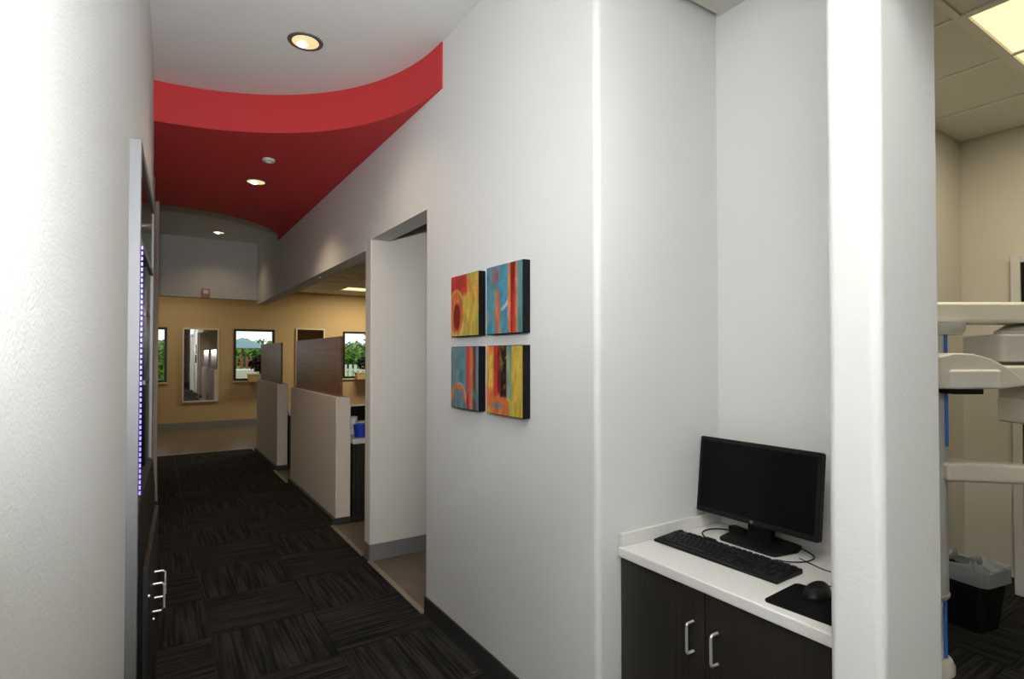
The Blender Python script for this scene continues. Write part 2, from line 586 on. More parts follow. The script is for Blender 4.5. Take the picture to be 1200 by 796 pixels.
# floors
struct(MB().box(-3.2, 6.6, 9.16, FY, -0.012, 0.0).build('floor_far', 'vinyl'), 'tan sheet floor below the far windows', 'floor')
struct(MB().box(WX, 4.4, 1.5, 3.72, -0.012, -0.001).build('floor_side_room', 'brown_tile'), 'brown tile floor seen through the doorway', 'floor')
struct(MB().box(WX, 6.6, 3.72, 9.16, -0.012, -0.001).build('floor_bays', 'brown_tile'), 'brown tile floor behind the half walls', 'floor')
struct(MB().box(WX - 0.02, WX + 0.012, 2.795, 3.70, 0, 0.006).build('trim_1', 'strip', bevel=0.002), 'brass coloured threshold strip in the doorway', 'trim')
struct(MB().box(WX - 0.02, WX + 0.012, 3.84, 4.64, 0, 0.006).box(WX - 0.02, WX + 0.012, 6.48, 7.25, 0, 0.006).build('trim_2', 'strip', bevel=0.002), 'brass coloured strip along the bay carpet edge', 'trim')
struct(MB().box(-0.3, WX + 0.03, 9.14, 9.18, 0, 0.006).build('trim_3', 'strip', bevel=0.002), 'metal strip where carpet meets tan floor', 'trim')

# carpet tiles, corridor and imaging room
cfloor = struct(MB().box(-0.9, WX, -1.7, 9.15, -0.012, -0.006).box(-0.9, 2.2, -9.0, -1.7, -0.012, -0.001).build('floor_corridor', 'base'), 'charcoal carpet tile floor of the corridor', 'floor')
ifloor = struct(MB().box(WX, 4.28, -1.6, 1.40, -0.012, -0.006).build('floor_imaging', 'base'), 'charcoal carpet tile floor of the imaging room', 'floor')
tm = {}


def carpet_tile(parent, x0, x1, y0, y1, k):
    key = (round(x1 - x0, 3), round(y1 - y0, 3), k)
    if key not in tm:
        hx, hy = (x1 - x0) / 2 - 0.0006, (y1 - y0) / 2 - 0.0006
        o = MB().add([(-hx, -hy, 0), (hx, -hy, 0), (hx, hy, 0), (-hx, hy, 0),
                      (-hx + .002, -hy + .002, .006), (hx - .002, -hy + .002, .006), (hx - .002, hy - .002, .006), (-hx + .002, hy - .002, .006)],
                     [(0, 3, 2, 1), (4, 5, 6, 7), (0, 1, 5, 4), (1, 2, 6, 5), (2, 3, 7, 6), (3, 0, 4, 7)]
                     ).build('carpet_tile', 'cp_x' if k else 'cp_y', parent)
        tm[key] = o
    else:
        o = tm[key].copy()
        COL.objects.link(o)
        o.parent = parent
    o.location = ((x0 + x1) / 2, (y0 + y1) / 2, -0.006)


for j in range(40):
    y0 = -0.85 + 0.25 * j
    if j % 2 == 0:
        for i in range(3):
            x0 = -0.255 + 0.5 * i
            carpet_tile(cfloor, x0, x0 + 0.5, y0, y0 + 0.5, (i + j // 2) % 2)
for i in range(6):
    for j in range(5):
        carpet_tile(ifloor, WX + 0.005 + 0.5 * i, WX + 0.505 + 0.5 * i, -1.1 + 0.5 * j, -0.6 + 0.5 * j, (i + j) % 2)


# dropped ceilings with separate tiles and bars
def grid_ceiling(name, label, xl, yl, z, skip=()):
    root = empty(name, (0, 0, z))
    struct(root, label, 'ceiling')
    cache = {}
    for i in range(len(xl) - 1):
        for j in range(len(yl) - 1):
            if (i, j) in skip:
                continue
            wx, wy = abs(xl[i + 1] - xl[i]), abs(yl[j + 1] - yl[j])
            key = (round(wx, 3), round(wy, 3))
            if key not in cache:
                o = MB().box(-wx / 2 + .004, wx / 2 - .004, -wy / 2 + .004, wy / 2 - .004, 0.004, 0.02).build('ceiling_tile', 'tile', root)
                cache[key] = o
            else:
                o = cache[key].copy()
                COL.objects.link(o)
                o.parent = root
            o.location = ((xl[i] + xl[i + 1]) / 2, (yl[j] + yl[j + 1]) / 2, 0)
    for x in xl[1:-1]:
        MB().box(x - .012, x + .012, min(yl), max(yl), -0.003, 0.004).build('grid_bar', 'tbar', root)
    for y in yl[1:-1]:
        MB().box(min(xl), max(xl), y - .012, y + .012, -0.0028, 0.0035).build('grid_bar', 'tbar', root)
    return root


T = 0.533
xl = [1.375, 1.619, 2.152, 2.685, 3.218, 3.754, 4.28]
yl = [-1.6, -1.26, -0.73, -0.195, 0.337, 0.87, 1.385]
grid_ceiling('ceiling_imaging', 'dropped tile ceiling of the imaging room', xl, yl, DZ, skip={(3, 4), (4, 4)})
xl2 = [1.375 + 0.6 * k for k in range(9)]
xl2[-1] = 6.6
yl2 = [3.83] + [4.25 + 0.6 * k for k in range(14)]
yl2[-1] = FY
grid_ceiling('ceiling_bays', 'dropped tile ceiling over the treatment bays', xl2, yl2, DZ, skip={(3, 12), (4, 12)})


def troffer(name, x0, x1, y0, y1, z, label, energy, color=(1.0, 0.90, 0.68)):
    r = empty(name, ((x0 + x1) / 2, (y0 + y1) / 2, z))
    tag(r, label, 'light', 'recessed troffer lights')
    mb = MB()
    t = 0.025
    mb.box(x0, x1, y0, y0 + t, z - .004, z + .05).box(x0, x1, y1 - t, y1, z - .004, z + .05)
    mb.box(x0, x0 + t, y0 + t, y1 - t, z - .004, z + .05).box(x1 - t, x1, y0 + t, y1 - t, z - .004, z + .05)
    mb.build('frame', 'tbar', r, world=True)
    MB().box(x0 + t, x1 - t, y0 + t, y1 - t, z + .012, z + .018).build('diffuser', 'diffuser', r, world=True)
    MB().box(x0 + .002, x1 - .002, y0 + .002, y1 - .002, z + .05, z + .09).build('housing', 'white_metal', r, world=True)
    la = bpy.data.lights.new('troffer_light', 'AREA')
    la.shape = 'RECTANGLE'
    la.size, la.size_y = (x1 - x0) - .06, (y1 - y0) - .06
    la.energy = energy
    la.color = color
    lo = bpy.data.objects.new('troffer_light', la)
    COL.objects.link(lo)
    lo.parent = r
    lo.location = (0, 0, -0.006)
    return r


troffer('troffer_light_fixture', 2.685, 3.754, 0.337, 0.87, DZ, 'glowing yellow ceiling panel light in the imaging room', 14)
troffer('troffer_light_fixture', xl2[3], xl2[5], yl2[12], yl2[13], DZ, 'thin bright ceiling panel light over the treatment bays', 44)
troffer('troffer_light_fixture', -0.3, 0.9, 11.0, 11.6, DZ - 0.004, 'unseen ceiling panel light added behind the grey header to brighten the far wall', 10)  # added out of sight to brighten the tan far wall


def downlight(x, y, z, label, energy, rot=0.0):
    r = empty('recessed_downlight', (x, y, z))
    tag(r, label, 'light', 'recessed corridor downlights')
    ring = MB().lathe([(0.066, -0.004), (0.085, -0.004), (0.088, 0.0), (0.066, 0.001)], n=40)
    ring.f = ring.f[:-2]
    for k in range(40):
        ring.f.append((3 * 40 + k, 3 * 40 + (k + 1) % 40, (k + 1) % 40, k))
    ring.build('trim_ring', 'steel', r, smooth=True)
    cone = MB().lathe([(0.066, -0.0035), (0.062, -0.003), (0.036, -0.0022), (0.0355, -0.0018)], n=40)
    cone.build('reflector', 'reflector', r, smooth=True)
    MB().lathe([(0.026, -0.0042), (0.022, -0.008), (0.010, -0.010), (0.001, -0.0105)], c=(-0.01, 0.03, 0), n=24).build('bulb', 'lens_core', r, smooth=True)
    la = bpy.data.lights.new('downlight_lamp', 'SPOT')
    la.energy = energy
    la.color = (1.0, 0.78, 0.5)
    la.spot_size = R(124)
    la.spot_blend = 0.85
    la.shadow_soft_size = 0.04
    lo = bpy.data.objects.new('downlight_lamp', la)
    COL.objects.link(lo)
    lo.parent = r
    lo.location = (0, 0, -0.03)
    return r


downlight(0.645, 2.97, CZ, 'round recessed downlight in the grey ceiling before the red soffit', 15)
downlight(0.671, 4.80, RZ, 'round recessed downlight in the red soffit', 26)
downlight(0.701, 8.22, CZ, 'small round downlight in the far grey ceiling', 8)
downlight(0.65, 0.4, CZ, 'round recessed downlight in the ceiling above the photographer', 14)

sp = empty('smoke_detector', (0.669, 4.206, RZ))
tag(sp, 'small white round detector on the red soffit', 'detector')
MB().lathe([(0.042, 0.0), (0.042, -0.012), (0.036, -0.018)], n=28).build('housing', 'white_metal', sp, smooth=True)
MB().lathe([(0.018, -0.018), (0.016, -0.026), (0.006, -0.028)], n=20).build('sensor', 'white_metal', sp, smooth=True)
st = empty('alarm_strobe', (0.592, 8.75, 2.265))
tag(st, 'small faded red alarm on the grey far header', 'alarm')
MB().box(-0.05, 0.05, -0.03, 0, -0.065, 0.065).build('housing', 'pink', st, bevel=0.006)
MB().box(-0.03, 0.03, -0.04, -0.03, -0.01, 0.045).build('lens', 'paper', st, bevel=0.004)

# ================================================================== windows, mirrors
for i, (a, b) in enumerate(wins):
    r = empty('window_%d' % (i + 1), ((a + b) / 2, FY, WZ0))
    struct(r, ['black framed window partly hidden by the taupe wall end', 'black framed window beside the tall mirror with patio view',
               'black framed window at the far right behind the bays'][i], 'window')
    t = 0.045
    mb = MB()
    mb.box(a, b, FY - 0.012, FY + 0.06, WZ1 - t, WZ1).box(a, b, FY - 0.012, FY + 0.06, WZ0, WZ0 + t)
    mb.box(a, a + t, FY - 0.012, FY + 0.06, WZ0 + t, WZ1 - t).box(b - t, b, FY - 0.012, FY + 0.06, WZ0 + t, WZ1 - t)
    mb.build('window_frame', 'win_black', r, world=True)
    MB().box(a + t, b - t, FY + 0.02, FY + 0.026, WZ0 + t, WZ1 - t).build('window_pane', 'glass', r, world=True)
    MB().box(a - 0.01, b + 0.01, FY - 0.03, FY, WZ0 - 0.03, WZ0).build('window_sill', 'mirror_frame', r, world=True, bevel=0.004)


def mirror(x0, x1, z0, z1, label):
    r = empty('wall_mirror', ((x0 + x1) / 2, FY, z0))
    tag(r, label, 'mirror', 'tall mirrors on the far wall')
    t, y0 = 0.028, FY - 0.035
    mb = MB()
    mb.box(x0, x1, y0, FY, z1 - t, z1).box(x0, x1, y0, FY, z0, z0 + t).box(x0, x0 + t, y0, FY, z0 + t, z1 - t).box(x1 - t, x1, y0, FY, z0 + t, z1 - t)
    mb.build('mirror_frame', 'mirror_frame', r, world=True)
    MB().box(x0 + t, x1 - t, FY - 0.02, FY - 0.012, z0 + t, z1 - t).build('mirror_glass', 'mirror', r, world=True)


mirror(0.452, 1.076, 0.50, 1.935, 'tall framed mirror between two windows reflecting the corridor')
mirror(2.52, 3.121, 0.55, 1.985, 'cream framed mirror mostly hidden behind the brown privacy panel')


# ================================================================== half walls and privacy panels
def half_wall(y0, y1, label, plabel):
    r = empty('half_wall', (1.335, y0, 0))
    tag(r, label, 'half wall', 'low partition walls beside the carpet')
    MB().prism(rounded(rect(1.27, 1.395, y0, y1), [0.012, 0.012, 0.012, 0.012], 4), 0.05, 1.05).build('body', 'half_wall', r, world=True, smooth=True)
    MB().box(1.246, 1.403, y0 - 0.004, y1 + 0.004, 0.0, 0.055).build('plinth', 'base', r, world=True, bevel=0.004)
    p = empty('privacy_panel', (1.335, y0, 1.05))
    tag(p, plabel, 'panel', 'glossy brown panels on the half walls')
    MB().box(1.322, 1.342, y0 + 0.06, y1 - 0.02, 1.058, 1.565).build('sheet', 'panel_wood', p, world=True, bevel=0.004)
    MB().box(1.316, 1.348, y0 + 0.055, y1 - 0.015, 1.05, 1.062).build('channel', 'steel', p, world=True)


half_wall(4.65, 6.47, 'nearer grey half wall beside the carpet, in front of the counter', 'large glossy brown panel on the nearer half wall')
half_wall(7.26, 8.88, 'farther grey half wall where the carpet ends', 'smaller looking glossy brown panel on the farther half wall')


# counters behind the half walls
def bay_counter(y0, y1, label):
    r = empty('bay_counter', (1.7, y0, 0))
    tag(r, label, 'counter', 'dark counters behind the half walls')
    MB().box(1.41, 1.98, y0 + 0.02, y1, 0.0, 0.66).build('body', 'dark_wood', r, world=True, bevel=0.003)
    for k in range(2):
        d = MB().box(1.43 + 0.27 * k, 1.685 + 0.27 * k, y0, y0 + 0.02, 0.09, 0.645).build('door', 'dark_wood', r, world=True, bevel=0.003)
        o = MB().tube([(1.66 - 1.7 + 0.09 * k, 0.0, 0.45), (1.66 - 1.7 + 0.09 * k, -0.03, 0.45), (1.66 - 1.7 + 0.09 * k, -0.03, 0.54), (1.66 - 1.7 + 0.09 * k, 0.0, 0.54)], 0.005)
        o.build('handle', 'chrome', d, smooth=True)
    MB().box(1.40, 2.0, y0 - 0.02, y1, 0.66, 0.70).build('worktop', 'laminate', r, world=True, bevel=0.006)


bay_counter(4.62, 6.46, 'dark cabinet counter with white top behind the nearer half wall')
bay_counter(7.24, 8.70, 'dark cabinet counter with white top behind the farther half wall')
cup = empty('blue_cup', (1.50, 4.72, 0.70))
tag(cup, 'short blue plastic tub on the white bay counter', 'tub')
mb = MB().lathe([(0.046, 0.0), (0.052, 0.004), (0.06, 0.105), (0.063, 0.108), (0.063, 0.113), (0.056, 0.113), (0.046, 0.012)], n=28)
mb.build('body', 'blue_cup', cup, smooth=True)
MB().lathe([(0.045, 0.03), (0.045, 0.095), (0.02, 0.10)], n=20).build('contents', 'blue_cup', cup, smooth=True)
roll = empty('paper_roll', (1.49, 4.98, 0.70))
tag(roll, 'white paper roll standing behind the blue tub', 'paper roll')
MB().lathe([(0.02, 0.15), (0.06, 0.15), (0.062, 0.146), (0.062, 0.004), (0.06, 0.0), (0.02, 0.0)], n=28).build('paper', 'paper', roll, smooth=True)
MB().lathe([(0.019, 0.0), (0.019, 0.152), (0.016, 0.152), (0.016, 0.0)], n=20).build('core', 'cream_card', roll, smooth=True)
gb = empty('glove_box', (1.68, 5.12, 0.70), R(-20))
tag(gb, 'cream carton lying beside the white paper roll', 'carton')
MB().box(-0.12, 0.12, -0.06, 0.06, 0, 0.085).build('carton', 'cream_card', gb, bevel=0.003)
MB().box(-0.06, 0.06, -0.02, 0.02, 0.085, 0.09).build('opening', 'paper', gb, bevel=0.002)
tr = empty('instrument_tray', (1.66, 4.86, 0.70))
tag(tr, 'small cream tray on the bay counter beside the blue tub', 'tray')
MB().prism(rounded(rect(-0.07, 0.12, -0.07, 0.07), 0.02), 0, 0.012).build('base', 'cream_card', tr, bevel=0.002)
mb = MB()
mb.box(-0.07, 0.12, -0.07, -0.064, 0.012, 0.03).box(-0.07, 0.12, 0.064, 0.07, 0.012, 0.03).box(-0.07, -0.064, -0.064, 0.064, 0.012, 0.03).box(0.114, 0.12, -0.064, 0.064, 0.012, 0.03)
mb.build('rim', 'paper', tr)
mo2 = empty('counter_monitor', (1.72, 5.55, 0.70), R(8))
tag(mo2, 'low black equipment case at the back of the bay counter', 'case')
MB().box(-0.2, 0.2, -0.1, 0.1, 0.01, 0.2).build('case', 'black', mo2, bevel=0.012)
MB().box(-0.15, 0.15, -0.104, -0.1, 0.05, 0.15).build('front_panel', 'gloss_black', mo2, bevel=0.002)
mo2.name = 'equipment_case'

# ledge boxes with dark plants below the far windows
def foliage(mb, c, rad, n, leaf, flat=1.0):
    for _ in range(n):
        while True:
            p = Vector((random.uniform(-1, 1), random.uniform(-1, 1), random.uniform(-1, 1)))
            if 0.25 < p.length < 1:
                break
        q = Vector((c[0] + p.x * rad[0], c[1] + p.y * rad[1], c[2] + p.z * rad[2]))
        a = Vector((random.gauss(0, 1), random.gauss(0, 1), random.gauss(0, .6))).normalized()
        b = a.cross(Vector((random.gauss(0, 1), random.gauss(0, 1), random.gauss(0, 1)))).normalized()
        s = leaf * random.uniform(.6, 1.3)
        mb.add([q - a * s, q + b * s * .45, q + a * s, q - b * s * .45], [(0, 1, 2, 3)])
    return mb


def ledge(x0, x1, label, plabel):
    r = empty('window_ledge', ((x0 + x1) / 2, FY, 0.88))
    tag(r, label, 'ledge', 'tan ledges across the far windows')
    MB().box(x0, x1, FY - 0.24, FY - 0.04, 0.875, 1.0).build('body', 'tan', r, world=True, bevel=0.004)
    MB().box(x0 - 0.005, x1 + 0.005, FY - 0.245, FY - 0.012, 1.0, 1.03).build('top', 'tan', r, world=True, bevel=0.004)
    for bx in (x0 + 0.08, x1 - 0.1):
        MB().box(bx, bx + 0.02, FY - 0.2, FY, 0.80, 0.875).build('bracket', 'tan', r, world=True)
    p = empty('potted_plant', ((x0 + x1) / 2, FY - 0.14, 1.03))
    tag(p, plabel, 'plant', 'dark plants on the tan ledges')
    MB().lathe([(0.07, 0.0), (0.09, 0.09), (0.095, 0.1), (0.085, 0.1)], n=24).build('pot', 'black', p, smooth=True)
    MB().tube([(0, 0, 0.08), (0.01, 0, 0.16), (0, 0.01, 0.24)], 0.012).build('stem', 'bark', p)
    mb = foliage(MB(), (0, 0, 0.2), ((x1 - x0) / 2, 0.10, 0.17), 420, 0.05)
    mb.build('foliage', 'leaf_b', p)


ledge(1.589, 2.15, 'tan box ledge across the lower window beside the tall mirror', 'dark bushy plant in the corner of the window by the mirror')
ledge(3.77, 4.35, 'tan box ledge across the lower far right window', 'dark bushy plant in the far right window')

# ================================================================== paintings
def _h(i, j, s):
    n = (i * 374761393 + j * 668265263 + s * 974711) & 0xffffffff
    n = ((n ^ (n >> 13)) * 1274126177) & 0xffffffff
    return ((n ^ (n >> 16)) & 0xffff) / 65535.0


def vn(x, y, s=0):
    i, j = math.floor(x), math.floor(y)
    u, v = x - i, y - j
    u, v = u * u * (3 - 2 * u), v * v * (3 - 2 * v)
    return (_h(i, j, s) * (1 - u) + _h(i + 1, j, s) * u) * (1 - v) + (_h(i, j + 1, s) * (1 - u) + _h(i + 1, j + 1, s) * u) * v


def lin(c):
    return tuple((x / 255.0) ** 2.2 for x in c)


RED, DRED, ORA, YEL, OLI, BLU, TEA, BLK, WHI, GRY, BRN = [lin(c) for c in
    [(196, 42, 30), (130, 26, 22), (222, 108, 40), (226, 176, 50), (182, 172, 52), (40, 140, 180), (84, 140, 142), (34, 26, 24), (205, 200, 170), (120, 140, 140), (120, 60, 36)]]


def mixc(a, b, t):
    t = max(0.0, min(1.0, t))
    return tuple(a[i] * (1 - t) + b[i] * t for i in range(3))


def sm(a, b, x):
    t = max(0.0, min(1.0, (x - a) / (b - a)))
    return t * t * (3 - 2 * t)


def band(x, c, w_, s=0.02):
    return sm(c - w_ - s, c - w_, x) * (1 - sm(c + w_, c + w_ + s, x))


def art1(u, v):
    n = vn(u * 9, v * 3, 1)
    c = mixc(OLI, YEL, n * .6)
    c = mixc(c, ORA, sm(.62, .8, vn(u * 12, v * 5, 2)) * .5)
    c = mixc(c, RED, sm(.0, .12, v - .62 + .25 * (0.55 - u) + .12 * (n - .5)) * (1 - sm(.55, .68, u)))
    d = math.hypot((u - .20) / .27, (v - .38) / .36)
    c = mixc(c, ORA, 1 - sm(.9, 1.05, d))
    c = mixc(c, YEL, band(d, 1.04, .05, .05) * .8)
    d2 = math.hypot((u - .22) / .15, (v - .32) / .26)
    c = mixc(c, DRED, 1 - sm(.75, 1.0, d2))
    return mixc(c, WHI, band(d, 1.15, .03, .05) * .5 * (v < .3))


def art2(u, v):
    c = mixc(BLU, TEA, vn(u * 7, v * 2.5, 3))
    c = mixc(c, GRY, sm(.55, .8, vn(u * 10, v * 4, 4)) * .7 * sm(.0, .3, .5 - u + .2))
    c = mixc(c, RED, (1 - sm(.8, 1, math.hypot((u - .24) / .13, (v - .86) / .14))) * .7 * vn(u * 11, v * 11, 33))
    c = mixc(c, ORA, band(u, .33, .045) * sm(.0, .1, .68 - v))
    d = math.hypot(u - .35, v - .70)
    c = mixc(c, WHI, band(d, .36, .012) * (u > .42) * (v < .6) * .8)
    c = mixc(c, ORA, band(u, .66, .03))
    c = mixc(c, DRED if vn(u * 20, v * 3, 5) < .5 else RED, band(u, .76, .055))
    c = mixc(c, ORA, band(u, .84, .015) * .8)
    return mixc(c, TEA, sm(.87, .9, u))


def art3(u, v):
    c = mixc(TEA, GRY, vn(u * 14, v * 2, 6))
    c = mixc(c, BLU, sm(.5, .8, vn(u * 8, v * 3, 7)) * sm(.25, .4, u) * .9)
    d = math.hypot((u - .28) / 1.0, (v - .12) / 1.0)
    c = mixc(c, ORA, band(d, .24, .025, .03) * (v > .1))
    c = mixc(c, WHI, band(d, .29, .012) * (u > .3) * (v > .12) * .7)
    c = mixc(c, RED, band(u, .64, .06))
    c = mixc(c, ORA, band(u, .74, .05) * (.6 + .4 * vn(u * 9, v * 6, 8)))
    c = mixc(c, BRN, band(u, .86, .045))
    return mixc(c, TEA, sm(.6, .8, vn(u * 7, v * 7, 9)) * (u > .6) * (1 - sm(.2, .4, v)))


def art4(u, v):
    c = mixc(YEL, ORA, sm(.35, .7, vn(u * 8, v * 4, 10)))
    c = mixc(c, OLI, sm(.58, .66, u))
    c = mixc(c, YEL, sm(.7, .78, u) * .5)
    c = mixc(c, TEA, band(u, .64, .05, .04) * (.5 + .5 * vn(u * 9, v * 5, 11)) * sm(.2, .3, v))
    c = mixc(c, RED, band(u, .27, .05) * sm(.2, .3, v))
    c = mixc(c, DRED, band(u, .36, .025) * sm(.25, .35, v))
    c = mixc(c, BLK, band(u, .49, .075, .02) * sm(.24, .27, v) * (1 - .3 * (vn(u * 20, v * 12, 12) > .7)))
    c = mixc(c, ORA, (1 - sm(.2, .24, v)) * (1 - sm(.62, .66, u)) * sm(.1, .16, u))
    return mixc(c, TEA, (1 - sm(.7, 1, math.hypot((u - .32) / .2, (v - .12) / .06))) * .8)


def painting(yfar, ynear, z0, z1, art, label):
    """hung flat on the right wall; seen from the corridor its left side is the far side"""
    t = 0.036
    r = empty('canvas_painting', (WX, (yfar + ynear) / 2, z0))
    tag(r, label, 'painting', 'abstract canvases on the corridor wall')
    MB().box(-t + 0.002, 0.0, (ynear - yfar) / 2, (yfar - ynear) / 2, 0, z1 - z0).build('stretcher', 'canvas_edge', r, bevel=0.003)
    n = 44
    W, Hh = (yfar - ynear) - .006, (z1 - z0) - .006
    vs, fs, cs = [], [], []
    for j in range(n + 1):
        for i in range(n + 1):
            u, v = i / n, j / n
            vs.append((-t, W / 2 - u * W, .003 + v * Hh))
            c = art(u, v)
            k = 0.62 + 0.5 * vn(u * 16, v * 7, 31) * (0.6 + 0.8 * vn(u * 40, v * 40, 32))
            g = (c[0] + c[1] + c[2]) / 3
            cs.append(tuple((x * .88 + g * .12) * k for x in c))
    for j in range(n):
        for i in range(n):
            a = j * (n + 1) + i
            fs.append((a, a + 1, a + n + 2, a + n + 1))
    mb = MB().add(vs, fs)
    o = mb.build('painted_face', 'canvas', r)
    at = o.data.color_attributes.new('paint', 'FLOAT_COLOR', 'POINT')
    for k, c in enumerate(cs):
        at.data[k].color = (*c, 1)


painting(2.415, 2.14, 1.49, 1.78, art1, 'red and olive abstract canvas with an orange loop, upper left')
painting(2.075, 1.79, 1.49, 1.78, art2, 'blue abstract canvas with orange and dark red bars')
painting(2.415, 2.14, 1.152, 1.443, art3, 'grey teal abstract canvas with orange stripes and a pale arc')
painting(2.075, 1.79, 1.152, 1.443, art4, 'yellow abstract canvas with a black upright block')


# ================================================================== recess: counter, cabinet, computer
CT = 0.748
ct = empty('countertop', (1.6, 1.0, CT - 0.034))
tag(ct, 'white speckled countertop in the wall recess', 'countertop')
MB().prism([(1.335, 0.652), (1.60, 0.652), (1.878, 0.95), (1.878, 1.398), (1.335, 1.398)], CT - 0.034, CT).build('slab', 'laminate', ct, world=True, bevel=0.005)
struct(MB().box(1.34, 1.864, 1.384, 1.398, CT, CT + 0.045).build('trim_4', 'laminate', bevel=0.003), 'white upstand along the recess side wall', 'trim')
struct(MB().box(1.864, 1.878, 0.955, 1.398, CT, CT + 0.10).build('trim_5', 'laminate', bevel=0.003), 'white upstand along the recess back wall', 'trim')
cb = empty('base_cabinet', (1.6, 1.02, 0))
tag(cb, 'dark wood grain base cabinet under the recess countertop', 'cabinet')
MB().prism([(1.362, 0.655), (1.60, 0.655), (1.876, 0.95), (1.876, 1.397), (1.362, 1.397)], 0.09, CT - 0.034).build('body', 'dark_wood', cb, world=True)
MB().box(1.40, 1.6, 0.66, 1.39, 0, 0.09).build('toe_kick', 'base', cb, world=True)
for k, (y0, y1, hy) in enumerate(((1.052, 1.394, 1.092), (0.66, 1.048, 1.008))):
    d = MB().box(1.345, 1.362, y0, y1, 0.10, CT - 0.038).build('door', 'dark_wood', cb, world=True, bevel=0.0015)
    x0 = 1.345 - 1.6
    z0, z1 = 0.528, 0.615
    yy = hy - 1.02
    path = [(x0, yy, z0)]
    for a in range(5):
        q = a / 4 * math.pi / 2
        path.append((x0 - 0.022 - 0.008 * math.sin(q), yy, z0 + 0.008 - 0.008 * math.cos(q)))
    for a in range(5):
        q = a / 4 * math.pi / 2
        path.append((x0 - 0.022 - 0.008 * math.cos(q), yy, z1 - 0.008 + 0.008 * math.sin(q)))
    path.append((x0, yy, z1))
    MB().tube(path, 0.0042, 10).build('handle', 'chrome', d, smooth=True)

# monitor, facing the corridor, leaning back 6 degrees
mon = empty('computer_monitor', (1.765, 1.15, CT))
tag(mon, 'black widescreen computer monitor on the recess countertop', 'monitor')
cx, cy, cz = 1.738 - 1.765, 1.154 - 1.15, 0.958 - CT
MW, MH = 0.457, 0.277
mt = Matrix.Translation((cx, cy, cz)) @ Matrix.Rotation(R(6.2), 4, 'Y')
# local frame: x depth (towards the wall), y along wall, z up; outlines drawn in (y, z) and extruded along x
sw = Matrix(((0, 0, 1, 0), (1, 0, 0, 0), (0, 1, 0, 0), (0, 0, 0, 1)))
MB().prism_m(rounded(rect(-MW / 2, MW / 2, -MH / 2, MH / 2), 0.008), 0.0, 0.022, mt @ sw).build('bezel', 'black', mon, bevel=0.002)
MB().prism_m(rect(-MW / 2 + .014, MW / 2 - .014, -MH / 2 + .019, MH / 2 - .014), -0.0012, 0.001, mt @ sw).build('screen', 'screen', mon)
MB().prism_m(rounded(rect(-MW / 2 + .03, MW / 2 - .03, -MH / 2 + .03, MH / 2 - .03), 0.02), 0.022, 0.046, mt @ sw).build('rear_shell', 'black', mon, bevel=0.008)
MB().prism_m([(0.007 * math.cos(a * math.pi / 8), -MH / 2 + .0095 + .005 * math.sin(a * math.pi / 8)) for a in range(16)], -0.001, 0.001, mt @ sw).build('badge', 'steel', mon)
MB().prism_m(rounded(rect(-0.045, 0.045, -MH / 2 - .066, 0.0), 0.006), 0.03, 0.055, Matrix.Translation((cx, cy, cz)) @ sw).build('neck', 'black', mon, bevel=0.004)
bo = [(-0.085, -0.105), (-0.085, 0.105), (0.02, 0.125), (0.075, 0.11), (0.085, 0.05), (0.085, -0.05), (0.075, -0.11), (0.02, -0.125)]
MB().prism(rounded(bo, 0.02), 0.0, 0.012).build('stand_base', 'black', mon, bevel=0.004)

# keyboard
kb = empty('keyboard', (1.556, 1.147, CT), R(1.5))
tag(kb, 'black full size keyboard in front of the monitor', 'keyboard')
KL, KD = 0.452, 0.142
mb = MB()
hl, hd = KL / 2, KD / 2
pr = [(-hd, 0.0), (hd, 0.0), (hd, 0.015), (hd - .02, 0.017), (-hd + .006, 0.009), (-hd, 0.007)]
vs = [(x, -hl, z) for x, z in pr] + [(x, hl, z) for x, z in pr]
n = len(pr)
mb.add(vs, [tuple(range(n)), tuple(range(2 * n - 1, n - 1, -1))] + [(i, n + i, n + (i + 1) % n, (i + 1) % n) for i in range(n)])
mb.build('case', 'black', kb, bevel=0.003)
keys = MB()
# rows from the near (corridor) edge to the back; along the keyboard +y is its left end
rows = [[1.25, 1.25, 1.25, 6.25, 1.25, 1.25, 1.25, 1.25], [2.25] + [1] * 10 + [2.75], [1.75] + [1] * 11 + [2.25], [1.5] + [1] * 12 + [1.5],
        [1] * 13 + [2], [1, -1, 1, 1, 1, 1, -.5, 1, 1, 1, 1, -.5, 1, 1, 1, 1]]
pad = [[2, 1, 1], [1, 1, 1, -1], [1, 1, 1, 1], [1, 1, 1, -1], [1, 1, 1, 1], [1, 1, 1, 1]]
nav = [[1, 1, 1], [-1, 1, -1], [-1, -1, -1], [1, 1, 1], [1, 1, 1], [1, 1, 1]]
U = (KL - 0.018) / 22.6


def key(y0, wu, ri):
    xx = -hd + 0.013 + ri * 0.0192 + (0.006 if ri == 5 else 0)
    zz = 0.0092 + (xx + hd) * 0.060
    g = 0.0011
    a, b, c, d = xx + g, xx + 0.0192 - g, y0 - wu * U + g, y0 - g
    t = 0.0022
    keys.add([(a, c, zz), (b, c, zz), (b, d, zz), (a, d, zz), (a + t, c + t, zz + .0045), (b - t, c + t, zz + .005), (b - t, d - t, zz + .005), (a + t, d - t, zz + .0045)],
             [(4, 5, 6, 7), (0, 1, 5, 4), (1, 2, 6, 5), (2, 3, 7, 6), (3, 0, 4, 7)])


for ri in range(6):
    for start, seq in ((hl - 0.009, rows[ri]), (hl - 0.009 - 15.25 * U, nav[ri]), (hl - 0.009 - 18.5 * U, pad[ri])):
        y = start
        for wv in seq:
            if wv > 0:
                key(y, wv, ri)
            y -= abs(wv) * U
tag(keys.build('key_field', 'key', kb), kind='stuff')
for s in (-1, 1):
    MB().box(hd - 0.02, hd - 0.008, s * 0.17 - 0.012, s * 0.17 + 0.012, 0.0, 0.006).build('foot', 'black', kb)

